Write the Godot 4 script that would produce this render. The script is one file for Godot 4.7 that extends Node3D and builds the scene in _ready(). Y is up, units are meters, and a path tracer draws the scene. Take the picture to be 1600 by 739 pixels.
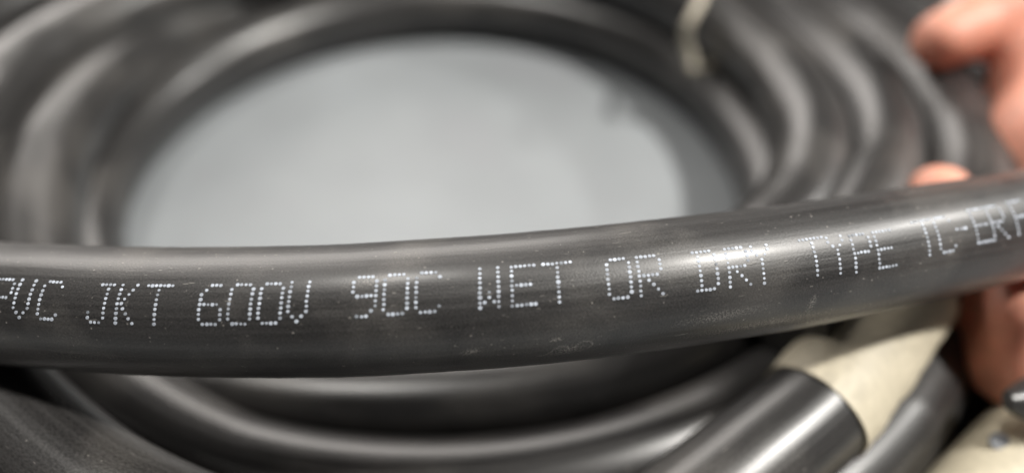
extends Node3D

const CABLE := 0.011            # cable radius
const CENTRE := Vector3(-0.024, 0.0, -0.172)   # middle of the coil on the table
var rng := RandomNumberGenerator.new()
var M := {}

# ---------------------------------------------------------------- naming
func tag(o: Node, label: String, category: String, group := "") -> void:
	o.set_meta("label", label)
	o.set_meta("category", category)
	if group != "":
		o.set_meta("group", group)

func thing(called: String, label: String, category: String, at := Vector3.ZERO, group := "") -> Node3D:
	var o := Node3D.new()
	o.name = called
	add_child(o, true)
	o.position = at
	tag(o, label, category, group)
	return o

func part(called: String, mesh: Mesh, material: Material, parent: Node) -> MeshInstance3D:
	var o := MeshInstance3D.new()
	o.name = called
	o.mesh = mesh
	o.material_override = material
	parent.add_child(o, true)
	if parent != self:
		o.position = -(parent as Node3D).global_position
	return o

# ---------------------------------------------------------------- curves and tubes
func catmull(p: PackedVector3Array, n: int, closed := false) -> PackedVector3Array:
	var out := PackedVector3Array()
	var c := p.size()
	var spans := c if closed else c - 1
	for i in spans:
		var a: Vector3; var b := p[i]; var d: Vector3; var e: Vector3
		if closed:
			a = p[(i - 1 + c) % c]; d = p[(i + 1) % c]; e = p[(i + 2) % c]
		else:
			d = p[i + 1]
			a = p[i - 1] if i > 0 else 2.0 * p[0] - p[1]
			e = p[i + 2] if i + 2 < c else 2.0 * p[c - 1] - p[c - 2]
		for k in n:
			var t := float(k) / n
			out.append(0.5 * (2.0 * b + (d - a) * t + (2.0 * a - 5.0 * b + 4.0 * d - e) * t * t + (3.0 * b - a - 3.0 * d + e) * t * t * t))
	if not closed:
		out.append(p[c - 1])
	return out

# frame of every path point: [position, tangent, normal, binormal, length so far]
func frames(path: PackedVector3Array, ref: Vector3, closed := false) -> Array:
	var out := []
	var c := path.size()
	var s := 0.0
	for i in c:
		var before := path[(i - 1 + c) % c] if closed else path[maxi(i - 1, 0)]
		var after := path[(i + 1) % c] if closed else path[mini(i + 1, c - 1)]
		var t := (after - before).normalized()
		var n := (ref - t * ref.dot(t)).normalized()
		if i > 0:
			s += path[i].distance_to(path[i - 1])
		out.append([path[i], t, n, t.cross(n), s])
	return out

# a swept tube; radius_of(i, angle) gives the radius; ends are closed with rounded lips
func tube(path: PackedVector3Array, radius_of: Callable, around: int, ref: Vector3, closed := false, u_len := 0.272, u_from := 0.0) -> ArrayMesh:
	var f := frames(path, ref, closed)
	var st := SurfaceTool.new()
	st.begin(Mesh.PRIMITIVE_TRIANGLES)
	var rows := f.size() + (1 if closed else 0)
	var total: float = f[f.size() - 1][4] + path[0].distance_to(path[path.size() - 1])
	for i in rows:
		var q: Array = f[i % f.size()]
		var s: float = total if i == f.size() else q[4]
		for k in around + 1:
			var a := TAU * k / around
			var dir: Vector3 = q[2] * cos(a) - q[3] * sin(a)
			var r: float = radius_of.call(i % f.size(), a)
			st.set_normal(dir)
			st.set_uv(Vector2((s - u_from) / u_len, float(k) / around))
			st.add_vertex(q[0] + dir * r)
	for i in rows - 1:
		for k in around:
			var a := i * (around + 1) + k
			var b := a + around + 1
			st.add_index(a); st.add_index(a + 1); st.add_index(b)
			st.add_index(a + 1); st.add_index(b + 1); st.add_index(b)
	if not closed:
		var at := rows * (around + 1)
		for e in 2:
			var i := 0 if e == 0 else f.size() - 1
			var q: Array = f[i]
			var out: Vector3 = -q[1] if e == 0 else q[1]
			st.set_normal(out)
			st.set_uv(Vector2(0.5, 0.5))
			st.add_vertex(q[0])
			for k in around + 1:
				var a := TAU * k / around
				var r: float = radius_of.call(i, a)
				st.set_normal(out)
				st.set_uv(Vector2(0.5 + 0.02 * cos(a), 0.5 + 0.02 * sin(a)))
				st.add_vertex(q[0] + (q[2] * cos(a) - q[3] * sin(a)) * r)
			for k in around:
				if e == 0:
					st.add_index(at); st.add_index(at + k + 2); st.add_index(at + k + 1)
				else:
					st.add_index(at); st.add_index(at + k + 1); st.add_index(at + k + 2)
			at += around + 2
	st.generate_tangents()
	return st.commit()

func ring_point(deg: float, r: float, h: float) -> Vector3:
	var a := deg_to_rad(deg)
	return CENTRE + Vector3(r * cos(a), h, -r * sin(a))

# a turn of the coil from rows of [degrees, radius, height]
func turn_path(rows: Array, closed: bool) -> PackedVector3Array:
	var deg := []
	var rh := PackedVector2Array()
	for row in rows:
		var d: float = row[0]
		while not deg.is_empty() and d < deg[-1]:
			d += 360.0
		deg.append(d)
		rh.append(Vector2(row[1], row[2]))
	if closed:
		deg.append(deg[0] + 360.0)
		rh.append(rh[0])
	var n := int((deg[-1] - deg[0]) / 4.0)
	var vals := PackedVector2Array()
	for i in n + 1:
		var d: float = deg[0] + (deg[-1] - deg[0]) * i / n
		var k := 0
		while k < deg.size() - 2 and deg[k + 1] < d:
			k += 1
		vals.append(rh[k].lerp(rh[k + 1], clampf((d - deg[k]) / (deg[k + 1] - deg[k]), 0.0, 1.0)))
	if closed:
		vals.remove_at(n)
	var c := vals.size()
	for step in 14:                        # ease the bends
		var was := vals.duplicate()
		for i in c:
			if closed or (i > 0 and i < c - 1):
				vals[i] = 0.25 * was[(i - 1 + c) % c] + 0.5 * was[i] + 0.25 * was[(i + 1) % c]
	var p := PackedVector3Array()
	var drift := FastNoiseLite.new()
	drift.seed = int(rh[0].x * 10000.0) + int(deg[0])
	drift.frequency = 0.9
	for i in c:
		var g: float = deg[0] + (deg[-1] - deg[0]) * i / n
		var w := drift.get_noise_2d(cos(deg_to_rad(g)), sin(deg_to_rad(g))) if vals[i].y > 0.015 else 0.0
		p.append(ring_point(g, vals[i].x + 0.0035 * w, vals[i].y + 0.002 * absf(w)))
	return catmull(p, 2, closed)

# ---------------------------------------------------------------- textures
func noise_bytes(w: int, h: int, seed_: int, freq: float, octaves: int, full_w: int, full_h: int) -> PackedByteArray:
	var n := FastNoiseLite.new()
	n.seed = seed_
	n.noise_type = FastNoiseLite.TYPE_SIMPLEX_SMOOTH
	n.frequency = freq
	n.fractal_octaves = octaves
	var im := n.get_seamless_image(w, h)
	im.convert(Image.FORMAT_L8)
	im.resize(full_w, full_h, Image.INTERPOLATE_CUBIC)
	return im.get_data()

func srgb_byte(x: float) -> int:
	x = clampf(x, 0.0, 1.0)
	return int(round(255.0 * (12.92 * x if x < 0.0031308 else 1.055 * pow(x, 1.0 / 2.4) - 0.055)))

# jacket of the cable: [colour texture, roughness texture, normal texture]
func jacket_maps(w: int, h: int, seed_: int, base: Color, rough: float, dust: float, specks: int, scuffs: Array) -> Array:
	var r := RandomNumberGenerator.new()
	r.seed = seed_
	var streak := noise_bytes(w / 32, h, seed_, 0.09, 3, w, h)
	var patch := noise_bytes(w / 4, h / 4, seed_ + 1, 0.02, 6, w, h)
	var grain := noise_bytes(w, h, seed_ + 2, 0.33, 3, w, h)
	var marks := PackedFloat32Array()
	marks.resize(w * h)
	for i in specks:                       # dust grains and short scratches along the cable
		var x := r.randi() % w
		var y := r.randi() % h
		var long := 1 + int(absf(r.randfn(0.0, 1.6)))
		if r.randf() < 0.04:
			long += r.randi() % 16
		var v := r.randf() * r.randf()
		for k in long:
			marks[((y + (k / 7)) % h) * w + (x + k) % w] += v
			if v > 0.5 and long < 4:
				marks[((y + 1) % h) * w + (x + k) % w] += v * 0.6
	for s in scuffs:                       # scraped patches: [u, v, half length, half height, strength] in pixels
		for i in int(s[2] * s[3] * 7.0):
			var ox := r.randfn(0.0, 0.45)
			var oy := r.randfn(0.0, 0.45)
			if absf(ox) > 1.0 or absf(oy) > 1.0:
				continue
			var x := posmod(int(s[0] + ox * s[2]), w)
			var y := posmod(int(s[1] + oy * s[3] + ox * s[3] * 0.4), h)
			if grain[y * w + x] > 112:
				marks[y * w + x] += s[4] * r.randf()
	if not scuffs.is_empty():              # a scraped flap of jacket with a pale torn rim
		var rim := [Vector2(-33, -8), Vector2(-24, -5), Vector2(-17, 3), Vector2(-11, 9), Vector2(-3, 8), Vector2(2, 3), Vector2(8, 4), Vector2(13, 10), Vector2(19, 13), Vector2(26, 11), Vector2(29, 6), Vector2(25, 1), Vector2(19, -3), Vector2(12, -6), Vector2(4, -8), Vector2(-6, -7), Vector2(-14, -9), Vector2(-22, -8)]
		for i in rim.size():
			var from: Vector2 = rim[i]
			var to: Vector2 = rim[(i + 1) % rim.size()]
			for k in 26:
				var q := from.lerp(to, k / 26.0) + Vector2(r.randfn(0.0, 0.7), r.randfn(0.0, 0.7))
				var at := posmod(446 + int(q.y), h) * w + posmod(908 + int(q.x), w)
				marks[at] += (0.5 if i < 11 else 0.16) * r.randf()
	var lut := PackedInt32Array()
	for i in 1024:
		lut.append(srgb_byte(i / 1023.0))
	var col := PackedByteArray(); col.resize(w * h * 3)
	var rou := PackedByteArray(); rou.resize(w * h)
	var hei := PackedByteArray(); hei.resize(w * h)
	for i in w * h:
		var a := streak[i] / 255.0 - 0.5
		var b := patch[i] / 255.0
		var c := grain[i] / 255.0 - 0.5
		var d := clampf((b - 0.48) * 3.4, 0.0, 1.0) * dust * (0.55 + 1.1 * (c + 0.5))
		var m := minf(marks[i], 1.0)
		var k := 1.0 + 0.6 * a + 1.3 * c
		var g := d + m * 0.27
		col[i * 3] = lut[clampi(int((base.r * k + g * 1.0) * 1023.0), 0, 1023)]
		col[i * 3 + 1] = lut[clampi(int((base.g * k + g * 0.93) * 1023.0), 0, 1023)]
		col[i * 3 + 2] = lut[clampi(int((base.b * k + g * 0.84) * 1023.0), 0, 1023)]
		rou[i] = clampi(int(255.0 * (rough + 0.10 * a + 0.05 * c + d * 1.2 + m * 0.25)), 20, 255)
		hei[i] = clampi(int(128.0 + 90.0 * a + 70.0 * c + 60.0 * m), 0, 255)
	var ic := Image.create_from_data(w, h, false, Image.FORMAT_RGB8, col)
	var ir := Image.create_from_data(w, h, false, Image.FORMAT_L8, rou)
	var ih := Image.create_from_data(w, h, false, Image.FORMAT_L8, hei)
	ih.convert(Image.FORMAT_RGBA8)
	ih.bump_map_to_normal_map(1.6)
	return [ImageTexture.create_from_image(ic), ImageTexture.create_from_image(ir), ImageTexture.create_from_image(ih)]

func jacket(maps: Array, relief: float) -> StandardMaterial3D:
	var m := StandardMaterial3D.new()
	m.albedo_texture = maps[0]
	m.roughness_texture = maps[1]
	m.roughness = 1.0
	m.metallic_specular = 0.6
	m.clearcoat_enabled = true
	m.clearcoat = 0.3
	m.clearcoat_roughness = 0.25
	m.normal_enabled = true
	m.normal_texture = maps[2]
	m.normal_scale = relief
	return m

func mottled(base: Color, spread: float, freq: float, rough: float, scale: float, seed_: int, relief := 0.0) -> StandardMaterial3D:
	var n := FastNoiseLite.new()
	n.seed = seed_
	n.frequency = freq
	n.fractal_octaves = 5
	var g := Gradient.new()
	g.offsets = PackedFloat32Array([0.2, 0.8])
	g.colors = PackedColorArray([(base * (1.0 - spread)).linear_to_srgb(), (base * (1.0 + spread)).linear_to_srgb()])
	var im := n.get_seamless_image(512, 512)
	im.convert(Image.FORMAT_RGB8)
	var d := im.get_data()
	var lut := []
	for i in 256:
		lut.append(g.sample(i / 255.0))
	for i in 512 * 512:
		var c: Color = lut[d[i * 3]]
		d[i * 3] = int(clampf(c.r, 0, 1) * 255.0)
		d[i * 3 + 1] = int(clampf(c.g, 0, 1) * 255.0)
		d[i * 3 + 2] = int(clampf(c.b, 0, 1) * 255.0)
	var m := StandardMaterial3D.new()
	m.albedo_texture = ImageTexture.create_from_image(Image.create_from_data(512, 512, false, Image.FORMAT_RGB8, d))
	m.roughness = rough
	m.uv1_triplanar = true
	m.uv1_scale = Vector3.ONE * scale
	if relief > 0.0:
		im = n.get_seamless_image(512, 512)
		im.convert(Image.FORMAT_RGBA8)
		im.bump_map_to_normal_map(3.0)
		m.normal_enabled = true
		m.normal_texture = ImageTexture.create_from_image(im)
		m.normal_scale = relief
	return m

# ---------------------------------------------------------------- print: dot-matrix characters, 9 rows; "column,row" dots
func col_dots(c: float, a: int, b: int) -> Array:
	var out := []
	for r in range(a, b + 1):
		out.append(Vector2(c, r))
	return out

func row_dots(r: float, a: int, b: int) -> Array:
	var out := []
	for c in range(a, b + 1):
		out.append(Vector2(c, r))
	return out

func glyph(ch: String) -> Array:
	match ch:
		"P": return col_dots(0, 0, 8) + row_dots(0, 1, 4) + col_dots(5, 1, 3) + row_dots(4, 1, 4)
		"V": return col_dots(0, 0, 6) + col_dots(4, 0, 6) + [Vector2(1, 7), Vector2(2, 8), Vector2(3, 7)]
		"C": return row_dots(0, 1, 4) + [Vector2(5, 1), Vector2(5, 7)] + col_dots(0, 1, 7) + row_dots(8, 1, 4)
		"J": return row_dots(0, 2, 5) + col_dots(4, 1, 7) + row_dots(8, 1, 3) + col_dots(0, 6, 7)
		"K": return col_dots(0, 0, 8) + [Vector2(1, 4), Vector2(1.6, 3), Vector2(2.4, 2), Vector2(3.1, 1), Vector2(3.9, 0), Vector2(1.6, 5), Vector2(2.4, 6), Vector2(3.2, 7), Vector2(4.1, 8)]
		"T": return row_dots(0, 0, 6) + col_dots(3, 1, 8)
		"6": return row_dots(0, 2, 4) + [Vector2(1, 1)] + col_dots(0, 2, 7) + row_dots(4, 1, 4) + col_dots(5, 5, 7) + row_dots(8, 1, 4)
		"0", "O": return row_dots(0, 1, 4) + col_dots(0, 1, 7) + col_dots(5, 1, 7) + row_dots(8, 1, 4)
		"9": return row_dots(0, 1, 4) + col_dots(0, 1, 3) + row_dots(4, 1, 4) + col_dots(5, 1, 6) + [Vector2(4, 7)] + row_dots(8, 1, 3)
		"W": return col_dots(0, 0, 8) + col_dots(4, 0, 8) + [Vector2(2, 5), Vector2(2, 6), Vector2(1, 7), Vector2(3, 7)]
		"E": return col_dots(0, 0, 8) + row_dots(0, 1, 5) + row_dots(4, 1, 4) + row_dots(8, 1, 5)
		"R": return col_dots(0, 0, 8) + row_dots(0, 1, 4) + col_dots(5, 1, 3) + row_dots(4, 1, 4) + [Vector2(2, 5), Vector2(3, 6), Vector2(4, 7), Vector2(5, 8)]
		"D": return row_dots(0, 0, 4) + col_dots(1, 1, 7) + col_dots(5, 1, 7) + row_dots(8, 0, 4)
		"Y": return [Vector2(0, 0), Vector2(0, 1), Vector2(1, 2), Vector2(4, 0), Vector2(4, 1), Vector2(3, 2)] + col_dots(2, 3, 8)
		"-": return row_dots(4, 0, 3)
		"F": return col_dots(0, 0, 8) + row_dots(0, 1, 5) + row_dots(4, 1, 4)
	return []

# ---------------------------------------------------------------- soft body: tapered capsules joined by a smooth minimum, meshed as surface nets
func soft_body(bones: Array, lo: Vector3, hi: Vector3, cell: float, blend: float) -> ArrayMesh:
	var n := Vector3i(((hi - lo) / cell).ceil()) + Vector3i.ONE
	var field := PackedFloat32Array()
	field.resize(n.x * n.y * n.z)
	field.fill(1.0)
	var reach := blend * 2.5 + cell * 2.0
	for bone in bones:
		var a: Vector3 = bone[0]; var ra: float = bone[1]
		var b: Vector3 = bone[2]; var rb: float = bone[3]
		var pad := Vector3.ONE * (maxf(ra, rb) + reach)
		var i0 := Vector3i(((a.min(b) - pad - lo) / cell).floor()).clamp(Vector3i.ZERO, n - Vector3i.ONE)
		var i1 := Vector3i(((a.max(b) + pad - lo) / cell).ceil()).clamp(Vector3i.ZERO, n - Vector3i.ONE)
		var ab := b - a
		var ll := maxf(ab.length_squared(), 1e-9)
		for z in range(i0.z, i1.z + 1):
			for y in range(i0.y, i1.y + 1):
				for x in range(i0.x, i1.x + 1):
					var p := lo + Vector3(x, y, z) * cell
					var t := clampf((p - a).dot(ab) / ll, 0.0, 1.0)
					var d := p.distance_to(a + ab * t) - lerpf(ra, rb, t)
					var at := (z * n.y + y) * n.x + x
					var was := field[at]
					var h := maxf(blend - absf(was - d), 0.0) / blend
					field[at] = minf(was, d) - h * h * blend * 0.25
	var st := SurfaceTool.new()
	st.begin(Mesh.PRIMITIVE_TRIANGLES)
	st.set_smooth_group(0)
	var number := PackedInt32Array()
	number.resize(field.size())
	number.fill(-1)
	var count := 0
	for z in n.z - 1:
		for y in n.y - 1:
			for x in n.x - 1:
				var at := (z * n.y + y) * n.x + x
				var inside := 0
				for k in 8:
					if field[at + (k & 1) + ((k >> 1) & 1) * n.x + (k >> 2) * n.x * n.y] < 0.0:
						inside += 1
				if inside == 0 or inside == 8:
					continue
				var sum := Vector3.ZERO
				var hits := 0
				for k in 8:
					for bit in [1, 2, 4]:
						if k & bit:
							continue
						var q: int = k | bit
						var fa := field[at + (k & 1) + ((k >> 1) & 1) * n.x + (k >> 2) * n.x * n.y]
						var fb := field[at + (q & 1) + ((q >> 1) & 1) * n.x + (q >> 2) * n.x * n.y]
						if (fa < 0.0) != (fb < 0.0):
							var pa := Vector3(k & 1, (k >> 1) & 1, k >> 2)
							var pb := Vector3(q & 1, (q >> 1) & 1, q >> 2)
							sum += pa.lerp(pb, fa / (fa - fb))
							hits += 1
				number[at] = count
				count += 1
				st.add_vertex(lo + (Vector3(x, y, z) + sum / hits) * cell)
	var step := [1, n.x, n.x * n.y]
	for z in range(1, n.z - 1):
		for y in range(1, n.y - 1):
			for x in range(1, n.x - 1):
				var at := (z * n.y + y) * n.x + x
				for axis in 3:
					var fa := field[at]
					var fb := field[at + step[axis]]
					if (fa < 0.0) == (fb < 0.0):
						continue
					var u: int = step[(axis + 1) % 3]
					var v: int = step[(axis + 2) % 3]
					var q := [number[at - u - v], number[at - v], number[at], number[at - u]]
					if fa >= 0.0:
						q.reverse()
					for k in [0, 2, 1, 0, 3, 2]:
						st.add_index(q[k])
	st.generate_normals()
	return st.commit()

# ---------------------------------------------------------------- lamps above the table
func ceiling_lamp(at: Vector3, size: Vector2, energy: float, tint: Color, label: String) -> void:
	var o := thing("ceiling_lamp", label, "lamp", at)
	var housing := BoxMesh.new()
	housing.size = Vector3(size.x + 0.06, 0.05, size.y + 0.06)
	var h := part("housing", housing, M.enamel, o)
	h.position = Vector3(0, 0.036, 0)
	var face := BoxMesh.new()
	face.size = Vector3(size.x, 0.008, size.y)
	var d := part("diffuser", face, M.diffuser, o)
	d.position = Vector3(0, 0.004, 0)
	var l := AreaLight3D.new()
	l.name = "light"
	l.area_size = size
	l.light_energy = energy
	l.light_color = tint
	l.shadow_enabled = true
	l.position = Vector3(0, -0.004, 0)
	l.rotation_degrees = Vector3(-90, 0, 0)
	o.add_child(l)

# an upright window lit from outside, facing the table
func lit_window(at: Vector3, size: Vector2, energy: float, tint: Color, label: String) -> void:
	var o := thing("window", label, "window", at)
	var towards := Vector3(-at.x, 0.0, -at.z).normalized()
	o.basis = Basis.looking_at(towards, Vector3.UP)
	for k in 4:
		var bar := BoxMesh.new()
		bar.size = Vector3(size.x + 0.1, 0.05, 0.06) if k < 2 else Vector3(0.05, size.y, 0.06)
		var f := part("frame", bar, M.enamel, o)
		var side := -1.0 if k % 2 == 0 else 1.0
		f.position = Vector3(0, side * (size.y + 0.05) / 2, 0.03) if k < 2 else Vector3(side * (size.x + 0.05) / 2, 0, 0.03)
	var sheet := BoxMesh.new()
	sheet.size = Vector3(size.x, size.y, 0.006)
	var p := part("pane", sheet, M.diffuser, o)
	p.position = Vector3(0, 0, 0.02)
	var l := AreaLight3D.new()
	l.name = "light"
	l.area_size = size
	l.light_energy = energy
	l.light_color = tint
	l.shadow_enabled = true
	l.position = Vector3(0, 0, 0.01)
	o.add_child(l)

func _ready() -> void:
	rng.seed = 7
	# ---- camera
	var cam := Camera3D.new()
	cam.name = "camera"
	add_child(cam)
	cam.position = Vector3(0, 0.15, 0)
	cam.rotation_degrees = Vector3(-45, 0, 0)
	var lens := CameraAttributesPhysical.new()
	lens.frustum_focal_length = 24.0
	lens.exposure_aperture = 24.0 / 7.0
	lens.frustum_focus_distance = 0.110
	cam.attributes = lens
	cam.fov = 37.74
	cam.near = 0.01
	cam.far = 50.0
	cam.current = true
	# ---- surroundings and exposure
	var we := WorldEnvironment.new()
	we.name = "surroundings"
	var env := Environment.new()
	env.background_mode = Environment.BG_COLOR
	env.background_color = Color(0.24, 0.235, 0.235)
	env.tonemap_mode = Environment.TONE_MAPPER_LINEAR
	env.tonemap_exposure = 1.0
	env.sdfgi_enabled = true
	env.ssao_enabled = true
	env.ssil_enabled = true
	we.environment = env
	add_child(we)
	# ---- lamps
	M.enamel = StandardMaterial3D.new()
	M.enamel.albedo_color = Color(0.85, 0.85, 0.84)
	M.enamel.roughness = 0.5
	M.diffuser = StandardMaterial3D.new()
	M.diffuser.albedo_color = Color(0.9, 0.9, 0.9)
	M.diffuser.emission_enabled = true
	M.diffuser.emission = Color(1.0, 0.97, 0.92)
	M.diffuser.emission_energy_multiplier = 1.0
	ceiling_lamp(Vector3(1.15, 1.9, -0.1), Vector2(0.13, 0.13), 6.9, Color(1.0, 0.985, 0.96), "white square ceiling lamp high above the hand holding the coil")
	ceiling_lamp(Vector3(-0.5, 1.9, -0.4), Vector2(0.30, 0.30), 1.5, Color(1.0, 0.985, 0.96), "small white ceiling lamp above the coil on the far side from the hand")
	ceiling_lamp(Vector3(2.6, 1.9, -1.0), Vector2(0.26, 0.26), 6.5, Color(1.0, 0.99, 0.97), "white ceiling lamp farthest away from the coil, beyond the hand")

	lit_window(Vector3(-0.85, 1.1, -1.95), Vector2(2.3, 1.05), 3.5, Color(1.0, 0.975, 0.955), "wide bright window standing beyond the coil, opposite the hand")

	# ---- materials
	M.print_jacket = jacket(jacket_maps(2048, 512, 11, Color(0.032, 0.0307, 0.0302), 0.44, 0.030, 5500, [[908, 446, 26, 9, 0.22], [895, 466, 9, 4, 0.5], [800, 458, 14, 6, 0.3], [1085, 470, 60, 9, 0.14], [1150, 446, 110, 9, 0.20], [1250, 436, 120, 9, 0.24], [1330, 440, 60, 12, 0.14], [1205, 468, 7, 14, 0.25], [700, 40, 40, 9, 0.14], [300, 455, 120, 12, 0.10]]), 0.4)
	M.coil_jacket = jacket(jacket_maps(1024, 512, 23, Color(0.032, 0.0307, 0.0302), 0.32, 0.028, 900, []), 0.12)
	M.coil_jacket.clearcoat = 0.0
	M.ink = StandardMaterial3D.new()
	M.ink.vertex_color_use_as_albedo = true
	M.ink.roughness = 0.65
	M.table = mottled(Color(0.272, 0.288, 0.300), 0.08, 0.006, 0.5, 3.0, 31)
	M.tape = mottled(Color(0.62, 0.56, 0.43), 0.10, 0.03, 0.55, 22.0, 41, 0.5)
	M.tie = mottled(Color(0.58, 0.53, 0.43), 0.12, 0.04, 0.6, 30.0, 43)
	M.skin = mottled(Color(0.80, 0.36, 0.255), 0.15, 0.012, 0.5, 16.0, 47, 0.25)
	M.skin.subsurf_scatter_enabled = true
	M.skin.subsurf_scatter_strength = 0.12
	M.nail = mottled(Color(0.78, 0.50, 0.40), 0.05, 0.02, 0.35, 20.0, 48)
	M.mark = mottled(Color(0.22, 0.23, 0.25), 0.10, 0.03, 0.6, 40.0, 49)

	# ---- table
	var slab := BoxMesh.new()
	slab.size = Vector3(1.6, 0.03, 1.2)
	var t := part("table_top", slab, M.table, self)
	t.position = Vector3(0.0, -0.015, -0.2)
	t.set_meta("kind", "structure")
	t.set_meta("label", "pale grey smooth table top under the coil")

	# ---- the coil
	var coil := thing("cable_coil", "thick black cable wound in a loose round coil on the pale grey top", "cable coil", CENTRE)
	var even := func(_i, _a): return CABLE
	var sag := FastNoiseLite.new()         # the turns do not lie quite true
	sag.seed = 17
	sag.frequency = 0.02
	var limp := func(i, a): return CABLE + 0.00035 * sag.get_noise_2d(i * 2.0, a * 14.0)
	var up := Vector3.UP
	var closed_turns := [
		# floor layer, inner edge of the opening
		[[0, .105, .011], [30, .105, .011], [60, .1052, .011], [90, .105, .011], [120, .1048, .011], [150, .1055, .011], [180, .105, .011], [210, .1035, .011], [240, .094, .011], [270, .085, .011], [300, .0925, .011], [330, .104, .011]],
		# floor layer that climbs to the inside on the left
		[[0, .128, .011], [30, .128, .011], [60, .128, .011], [90, .128, .011], [120, .126, .014], [150, .1165, .023], [180, .105, .0305], [210, .1065, .029], [240, .111, .016], [270, .1065, .011], [300, .1135, .012], [330, .1265, .011]],
		# floor layer outside
		[[0, .150, .011], [30, .150, .011], [60, .150, .011], [90, .150, .011], [120, .150, .011], [150, .146, .011], [180, .140, .011], [210, .138, .011], [240, .136, .011], [270, .136, .011], [300, .1365, .011], [330, .145, .011]],
	]
	for rows in closed_turns:
		part("cable_turn", tube(turn_path(rows, true), limp, 28, up, true, 0.3, rng.randf()), M.coil_jacket, coil)
	var open_turns := [
		# second layer
		[[318, .100, .0315], [332, .105, .031], [346, .109, .031], [0, .111, .031], [30, .108, .031], [60, .112, .031], [90, .116, .032], [120, .117, .033], [150, .119, .036], [180, .121, .041], [205, .122, .041], [225, .124, .035], [245, .126, .031], [265, .130, .031], [285, .140, .031]],
		# second layer, next one out, drawn in at the right front
		[[316, .113, .033], [330, .118, .035], [345, .126, .033], [0, .131, .031], [30, .130, .031], [60, .134, .031], [90, .138, .031], [120, .143, .031], [150, .148, .031], [180, .150, .031], [210, .150, .031], [240, .151, .031], [265, .153, .031]],
		[[12, .172, .011], [30, .172, .011], [60, .172, .011], [90, .172, .011], [120, .171, .011], [150, .168, .011], [180, .162, .011], [205, .158, .011], [230, .156, .011]],
		[[336, .142, .036], [350, .149, .036], [5, .151, .033], [30, .152, .031], [60, .156, .031], [90, .159, .031], [120, .150, .036], [150, .138, .046], [180, .138, .047], [205, .140, .046], [230, .15, .045]],
		[[335, .184, .030], [350, .178, .030], [5, .175, .031], [30, .175, .031], [60, .178, .031], [90, .181, .031], [120, .178, .031], [150, .176, .031], [180, .183, .030], [205, .182, .030]],
		[[8, .200, .011], [30, .196, .011], [60, .195, .011], [90, .195, .011], [120, .193, .011], [150, .19, .011], [180, .186, .011], [205, .182, .011]],
	]
	for rows in open_turns:
		part("cable_turn", tube(turn_path(rows, false), limp, 28, up, false, 0.3, rng.randf()), M.coil_jacket, coil)

	# ---- the lifted strand with the print
	var ctl := PackedVector3Array([Vector3(-.205, .022, -.21), Vector3(-.197, .03, -.165), Vector3(-.168, .04, -.118), Vector3(-.132, .048, -.0925), Vector3(-.0976, .0519, -.0817), Vector3(-.0784, .0545, -.0779), Vector3(-.061, .0567, -.0752), Vector3(-.0448, .0585, -.0736), Vector3(-.0295, .0598, -.0728), Vector3(-.0147, .0608, -.073), Vector3(0, .0613, -.0739), Vector3(.0149, .0614, -.0757), Vector3(.0303, .0609, -.0785), Vector3(.0469, .0597, -.0824), Vector3(.0651, .0578, -.0878), Vector3(.0859, .0549, -.0949), Vector3(.1106, .0507, -.1044), Vector3(.138, .048, -.113), Vector3(.168, .046, -.120), Vector3(.20, .044, -.124), Vector3(.24, .043, -.125)])
	var path := catmull(ctl, 16)
	var ref := Vector3(0, .7, .7)
	var strand := thing("printed_cable", "dusty black cable with white dotted lettering, lifted across the front of the coil", "cable", Vector3(0, 0.0613, -0.0739))
	var uneven := FastNoiseLite.new()
	uneven.seed = 3
	uneven.frequency = 0.05
	part("jacket", tube(path, func(i, a): return CABLE + 0.00006 * uneven.get_noise_2d(i * 3.0, a * 12.0), 96, ref, false, 0.272, 0.17), M.print_jacket, strand)
	var fr := frames(path, ref)
	var on_jacket := func(s: float, phi: float, lift: float) -> Vector3:
		var lo := 0
		var hi := fr.size() - 1
		while hi - lo > 1:
			var mid := (lo + hi) / 2
			if fr[mid][4] <= s:
				lo = mid
			else:
				hi = mid
		var k: float = (s - fr[lo][4]) / (fr[hi][4] - fr[lo][4])
		var q: Vector3 = fr[lo][0].lerp(fr[hi][0], k)
		var nn: Vector3 = fr[lo][2].lerp(fr[hi][2], k).normalized()
		var bb: Vector3 = fr[lo][3].lerp(fr[hi][3], k).normalized()
		return q + (nn * cos(phi) - bb * sin(phi)) * (CABLE + lift)
	var text := [["P", .19950, .225], ["V", .20400, .219], ["C", .20874, .217], ["J", .21783, .206], ["K", .22270, .206], ["T", .22716, .204],
		["6", .23635, .205], ["0", .24099, .212], ["0", .24563, .220], ["V", .25014, .238], ["9", .25969, .270], ["0", .26428, .276], ["C", .26897, .278],
		["W", .27823, .284], ["E", .28291, .278], ["T", .28771, .272], ["O", .29706, .240], ["R", .30178, .234], ["D", .31053, .206], ["R", .31580, .202], ["Y", .32014, .192],
		["T", .32872, .190], ["Y", .33362, .165], ["P", .33795, .140], ["E", .34253, .135], ["T", .35104, .195], ["C", .35556, .195], ["-", .35990, .235], ["E", .36425, .238], ["R", .36826, .236], ["F", .37434, .255]]
	var pitch := 0.000675
	var row_h := 0.00076
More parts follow.
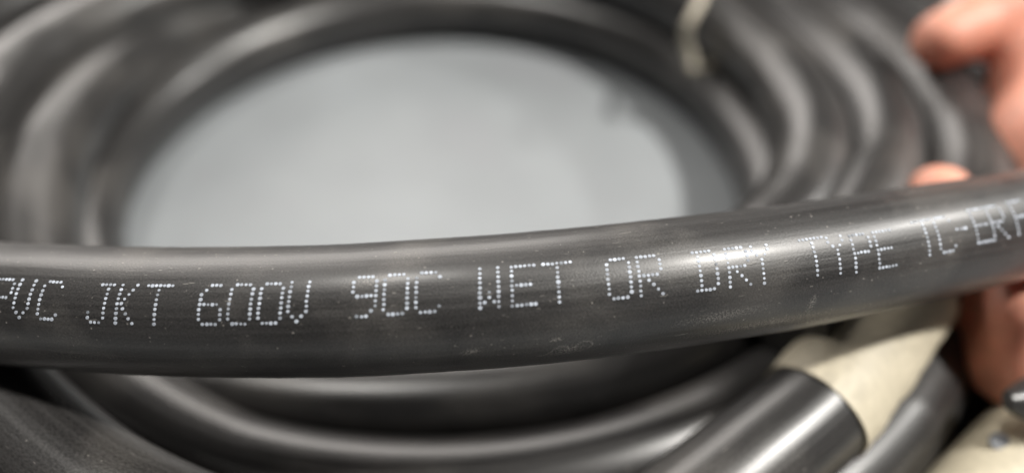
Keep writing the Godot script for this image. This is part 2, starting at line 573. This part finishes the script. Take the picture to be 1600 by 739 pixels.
	for ch in text:
		var st := SurfaceTool.new()
		st.begin(Mesh.PRIMITIVE_TRIANGLES)
		st.set_smooth_group(-1)
		var at := 0
		for dot in glyph(ch[0]):
			var s0: float = ch[1] + dot.x * pitch + (4.0 - dot.y) * pitch * 0.06 + rng.randfn(0.0, 0.00002)
			var p0: float = ch[2] + ((4.0 - dot.y) * row_h + rng.randfn(0.0, 0.00002)) / CABLE
			var rad := 0.000250 + rng.randfn(0.0, 0.000022)
			var w := clampf(rng.randfn(0.50, 0.09), 0.22, 0.68)
			st.set_color(Color(w * 0.92, w, w * 1.14))
			st.add_vertex(on_jacket.call(s0, p0, 0.00005))
			for k in 12:
				var a := TAU * k / 12
				st.add_vertex(on_jacket.call(s0 + rad * 1.06 * cos(a), p0 + rad * sin(a) / CABLE, 0.000045))
			for k in 12:
				var a := TAU * k / 12
				st.add_vertex(on_jacket.call(s0 + rad * 1.12 * cos(a), p0 + rad * 1.08 * sin(a) / CABLE, -0.00005))
			for k in 12:
				var b := (k + 1) % 12
				st.add_index(at); st.add_index(at + 1 + b); st.add_index(at + 1 + k)
				st.add_index(at + 1 + k); st.add_index(at + 1 + b); st.add_index(at + 13 + k)
				st.add_index(at + 1 + b); st.add_index(at + 13 + b); st.add_index(at + 13 + k)
			at += 25
		st.generate_normals()
		part("printed_character", st.commit(), M.ink, strand)

	# ---- taped cable ends at the right front
	var wob := FastNoiseLite.new()
	wob.seed = 9
	wob.frequency = 0.11
	var end_path := catmull(PackedVector3Array([Vector3(0.0182, 0.0200, -0.0439), Vector3(0.0300, 0.0220, -0.0521), Vector3(0.0451, 0.0235, -0.0626), Vector3(0.0615, 0.0245, -0.0745), Vector3(0.0721, 0.0260, -0.0849), Vector3(0.0840, 0.0280, -0.0975), Vector3(0.0960, 0.0310, -0.1104), Vector3(0.1076, 0.0340, -0.1225)]), 12)
	var e1 := thing("cable_end", "smooth black cable end leaving a wide cream tape wrap beside the hand", "cable", end_path[12])
	part("jacket", tube(end_path, even, 40, up, false, 0.3, 0.1), M.coil_jacket, e1)
	var tp := PackedVector3Array()
	for i in range(36, 66):
		tp.append(end_path[i])
	var t1 := thing("masking_tape", "wide cream tape wrapped round the black cable end, under the printed cable", "tape", tp[0])
	part("wrap", tube(tp, func(i, a): return 0.0116 + 0.0004 * wob.get_noise_2d(i * 2.2, a * 5.0) + (0.00035 if i > 12 else 0.0), 48, up), M.tape, t1)
	var end2 := catmull(PackedVector3Array([Vector3(.055, .012, -.020), Vector3(.082, .012, -.048), Vector3(.108, .012, -.069), Vector3(.14, .012, -.088), Vector3(.175, .012, -.10)]), 12)
	var e2 := thing("cable_end", "black cable end lying on the table with its length covered by cream tape", "cable", end2[24])
	part("jacket", tube(end2, func(_i, _a): return 0.0108, 40, up, false, 0.3, 0.1), M.coil_jacket, e2)
	var tp2 := PackedVector3Array()
	for i in range(4, 46):
		tp2.append(end2[i])
	var t2 := thing("masking_tape", "cream tape with a small grey mark, low beside the hand", "tape", tp2[20])
	part("wrap", tube(tp2, func(i, a): return 0.0113 + 0.0004 * wob.get_noise_2d(i * 2.0 + 50.0, a * 5.0), 48, up), M.tape, t2)

	var blot := SphereMesh.new()
	blot.radius = 0.0021
	blot.height = 0.0042
	blot.radial_segments = 20
	blot.rings = 8
	var mk := part("ink_mark", blot, M.mark, t2)
	mk.position = Vector3(0.0984, 0.0222, -0.0693) - t2.position
	mk.scale = Vector3(1.15, 0.35, 0.9)
	mk.rotation_degrees = Vector3(14, 20, 0)

	# ---- thin black cord between the hand and the low tape
	var cord_path := catmull(PackedVector3Array([Vector3(.0985, .030, -.0740), Vector3(.112, .0305, -.0725), Vector3(.130, .024, -.066), Vector3(.160, .0062, -.052)]), 10)
	var cord := thing("black_cord", "thin black cord end poking out between the hand and the low cream tape", "cord", cord_path[0])
	part("sheath", tube(cord_path, func(i, _a): return 0.0052 * minf(1.0, sqrt(0.15 + i * 0.2)), 24, up), M.coil_jacket, cord)

	# ---- cream tie round the far turns
	var tie_path := catmull(PackedVector3Array([ring_point(34.05, 0.1130, 0.0440), ring_point(27.95, 0.0984, 0.0430), ring_point(25.31, 0.0912, 0.0385), ring_point(25.72, 0.0918, 0.0320), ring_point(24.31, 0.0935, 0.0265), ring_point(22.57, 0.0960, 0.0225), ring_point(26, .125, .0205), ring_point(30, .165, .0205), ring_point(33, .188, .0225), ring_point(34, .190, .036), ring_point(35, .178, .0445), ring_point(36, .150, .0445)]), 8, true)
	var tie := thing("cord_tie", "thin cream cord tied round the far side of the black coil", "cord", tie_path[0])
	part("cord", tube(tie_path, func(_i, _a): return 0.0015, 14, Vector3(0.3, 0.1, 0.9), true), M.tie, tie)

	# ---- the hand holding the coil
	var wrist := Vector3(.232, .024, -.118)
	var bones := [
		[Vector3(.37, .045, -.085), .036, wrist, .024], [wrist + Vector3(0, 0, -.012), .021, wrist + Vector3(-.01, 0, .016), .020],
		# palm to the four knuckles
		[wrist, .020, Vector3(.170, .020, -.166), .0135], [wrist, .020, Vector3(.160, .017, -.146), .0135], [wrist, .020, Vector3(.150, .016, -.124), .0130], [wrist, .019, Vector3(.142, .018, -.102), .0125],
		# heel of the hand on the little finger side
		[Vector3(.21, .022, -.098), .018, Vector3(.142, .024, -.092), .0150],
		# ball of the thumb and web
		[Vector3(.212, .030, -.138), .020, Vector3(.176, .042, -.168), .0155], [Vector3(.176, .044, -.176), .014, Vector3(.150, .044, -.166), .0135], [Vector3(.150, .044, -.166), .0135, Vector3(.136, .042, -.140), .0135], [Vector3(.136, .042, -.140), .0135, Vector3(.132, .026, -.112), .0135], [Vector3(.170, .030, -.160), .014, Vector3(.160, .030, -.130), .014],
		# thumb
		[Vector3(.176, .045, -.176), .0145, Vector3(.166, .054, -.188), .0122], [Vector3(.166, .054, -.188), .0118, Vector3(.143, .0555, -.1862), .0104], [Vector3(.143, .0555, -.1862), .0102, Vector3(.121, .0515, -.1765), .0082],
		# index finger, its tip up between the turns
		[Vector3(.170, .020, -.166), .0125, Vector3(.136, .012, -.162), .0098], [Vector3(.136, .012, -.162), .0095, Vector3(.116, .020, -.140), .0088], [Vector3(.116, .020, -.140), .0085, Vector3(.1015, .0405, -.1225), .0078],
		# middle finger
		[Vector3(.160, .017, -.146), .0125, Vector3(.130, .010, -.139), .0098], [Vector3(.130, .010, -.139), .0095, Vector3(.112, .013, -.124), .0088], [Vector3(.112, .013, -.124), .0086, Vector3(.108, .030, -.113), .0078],
		# ring finger
		[Vector3(.150, .016, -.124), .0125, Vector3(.127, .0105, -.114), .0098], [Vector3(.127, .0105, -.114), .0094, Vector3(.113, .018, -.104), .0088], [Vector3(.113, .018, -.104), .0085, Vector3(.110, .034, -.104), .0076],
		# little finger
		[Vector3(.142, .018, -.102), .0120, Vector3(.122, .016, -.092), .0092], [Vector3(.122, .016, -.092), .0090, Vector3(.112, .022, -.088), .0084], [Vector3(.112, .022, -.088), .0080, Vector3(.109, .034, -.092), .0070],
	]
	var hand := thing("person", "hand of a person gripping the coil, thumb laid over the top", "person", wrist)
	part("hand", soft_body(bones, Vector3(.085, .0, -.215), Vector3(.385, .09, -.04), 0.0025, 0.007), M.skin, hand)
	var nail := SphereMesh.new()
	nail.radius = 0.5
	nail.height = 1.0
	var nl := part("thumbnail", nail, M.nail, hand)
	nl.position = Vector3(.1245, .0590, -.1786) - wrist
	nl.basis = Basis(Vector3(.89, .16, -.40).normalized(), Vector3(-.10, .97, .20).normalized(), Vector3(.42, -.14, .89).normalized()).orthonormalized() * Basis.from_scale(Vector3(0.0125, 0.0022, 0.0100))
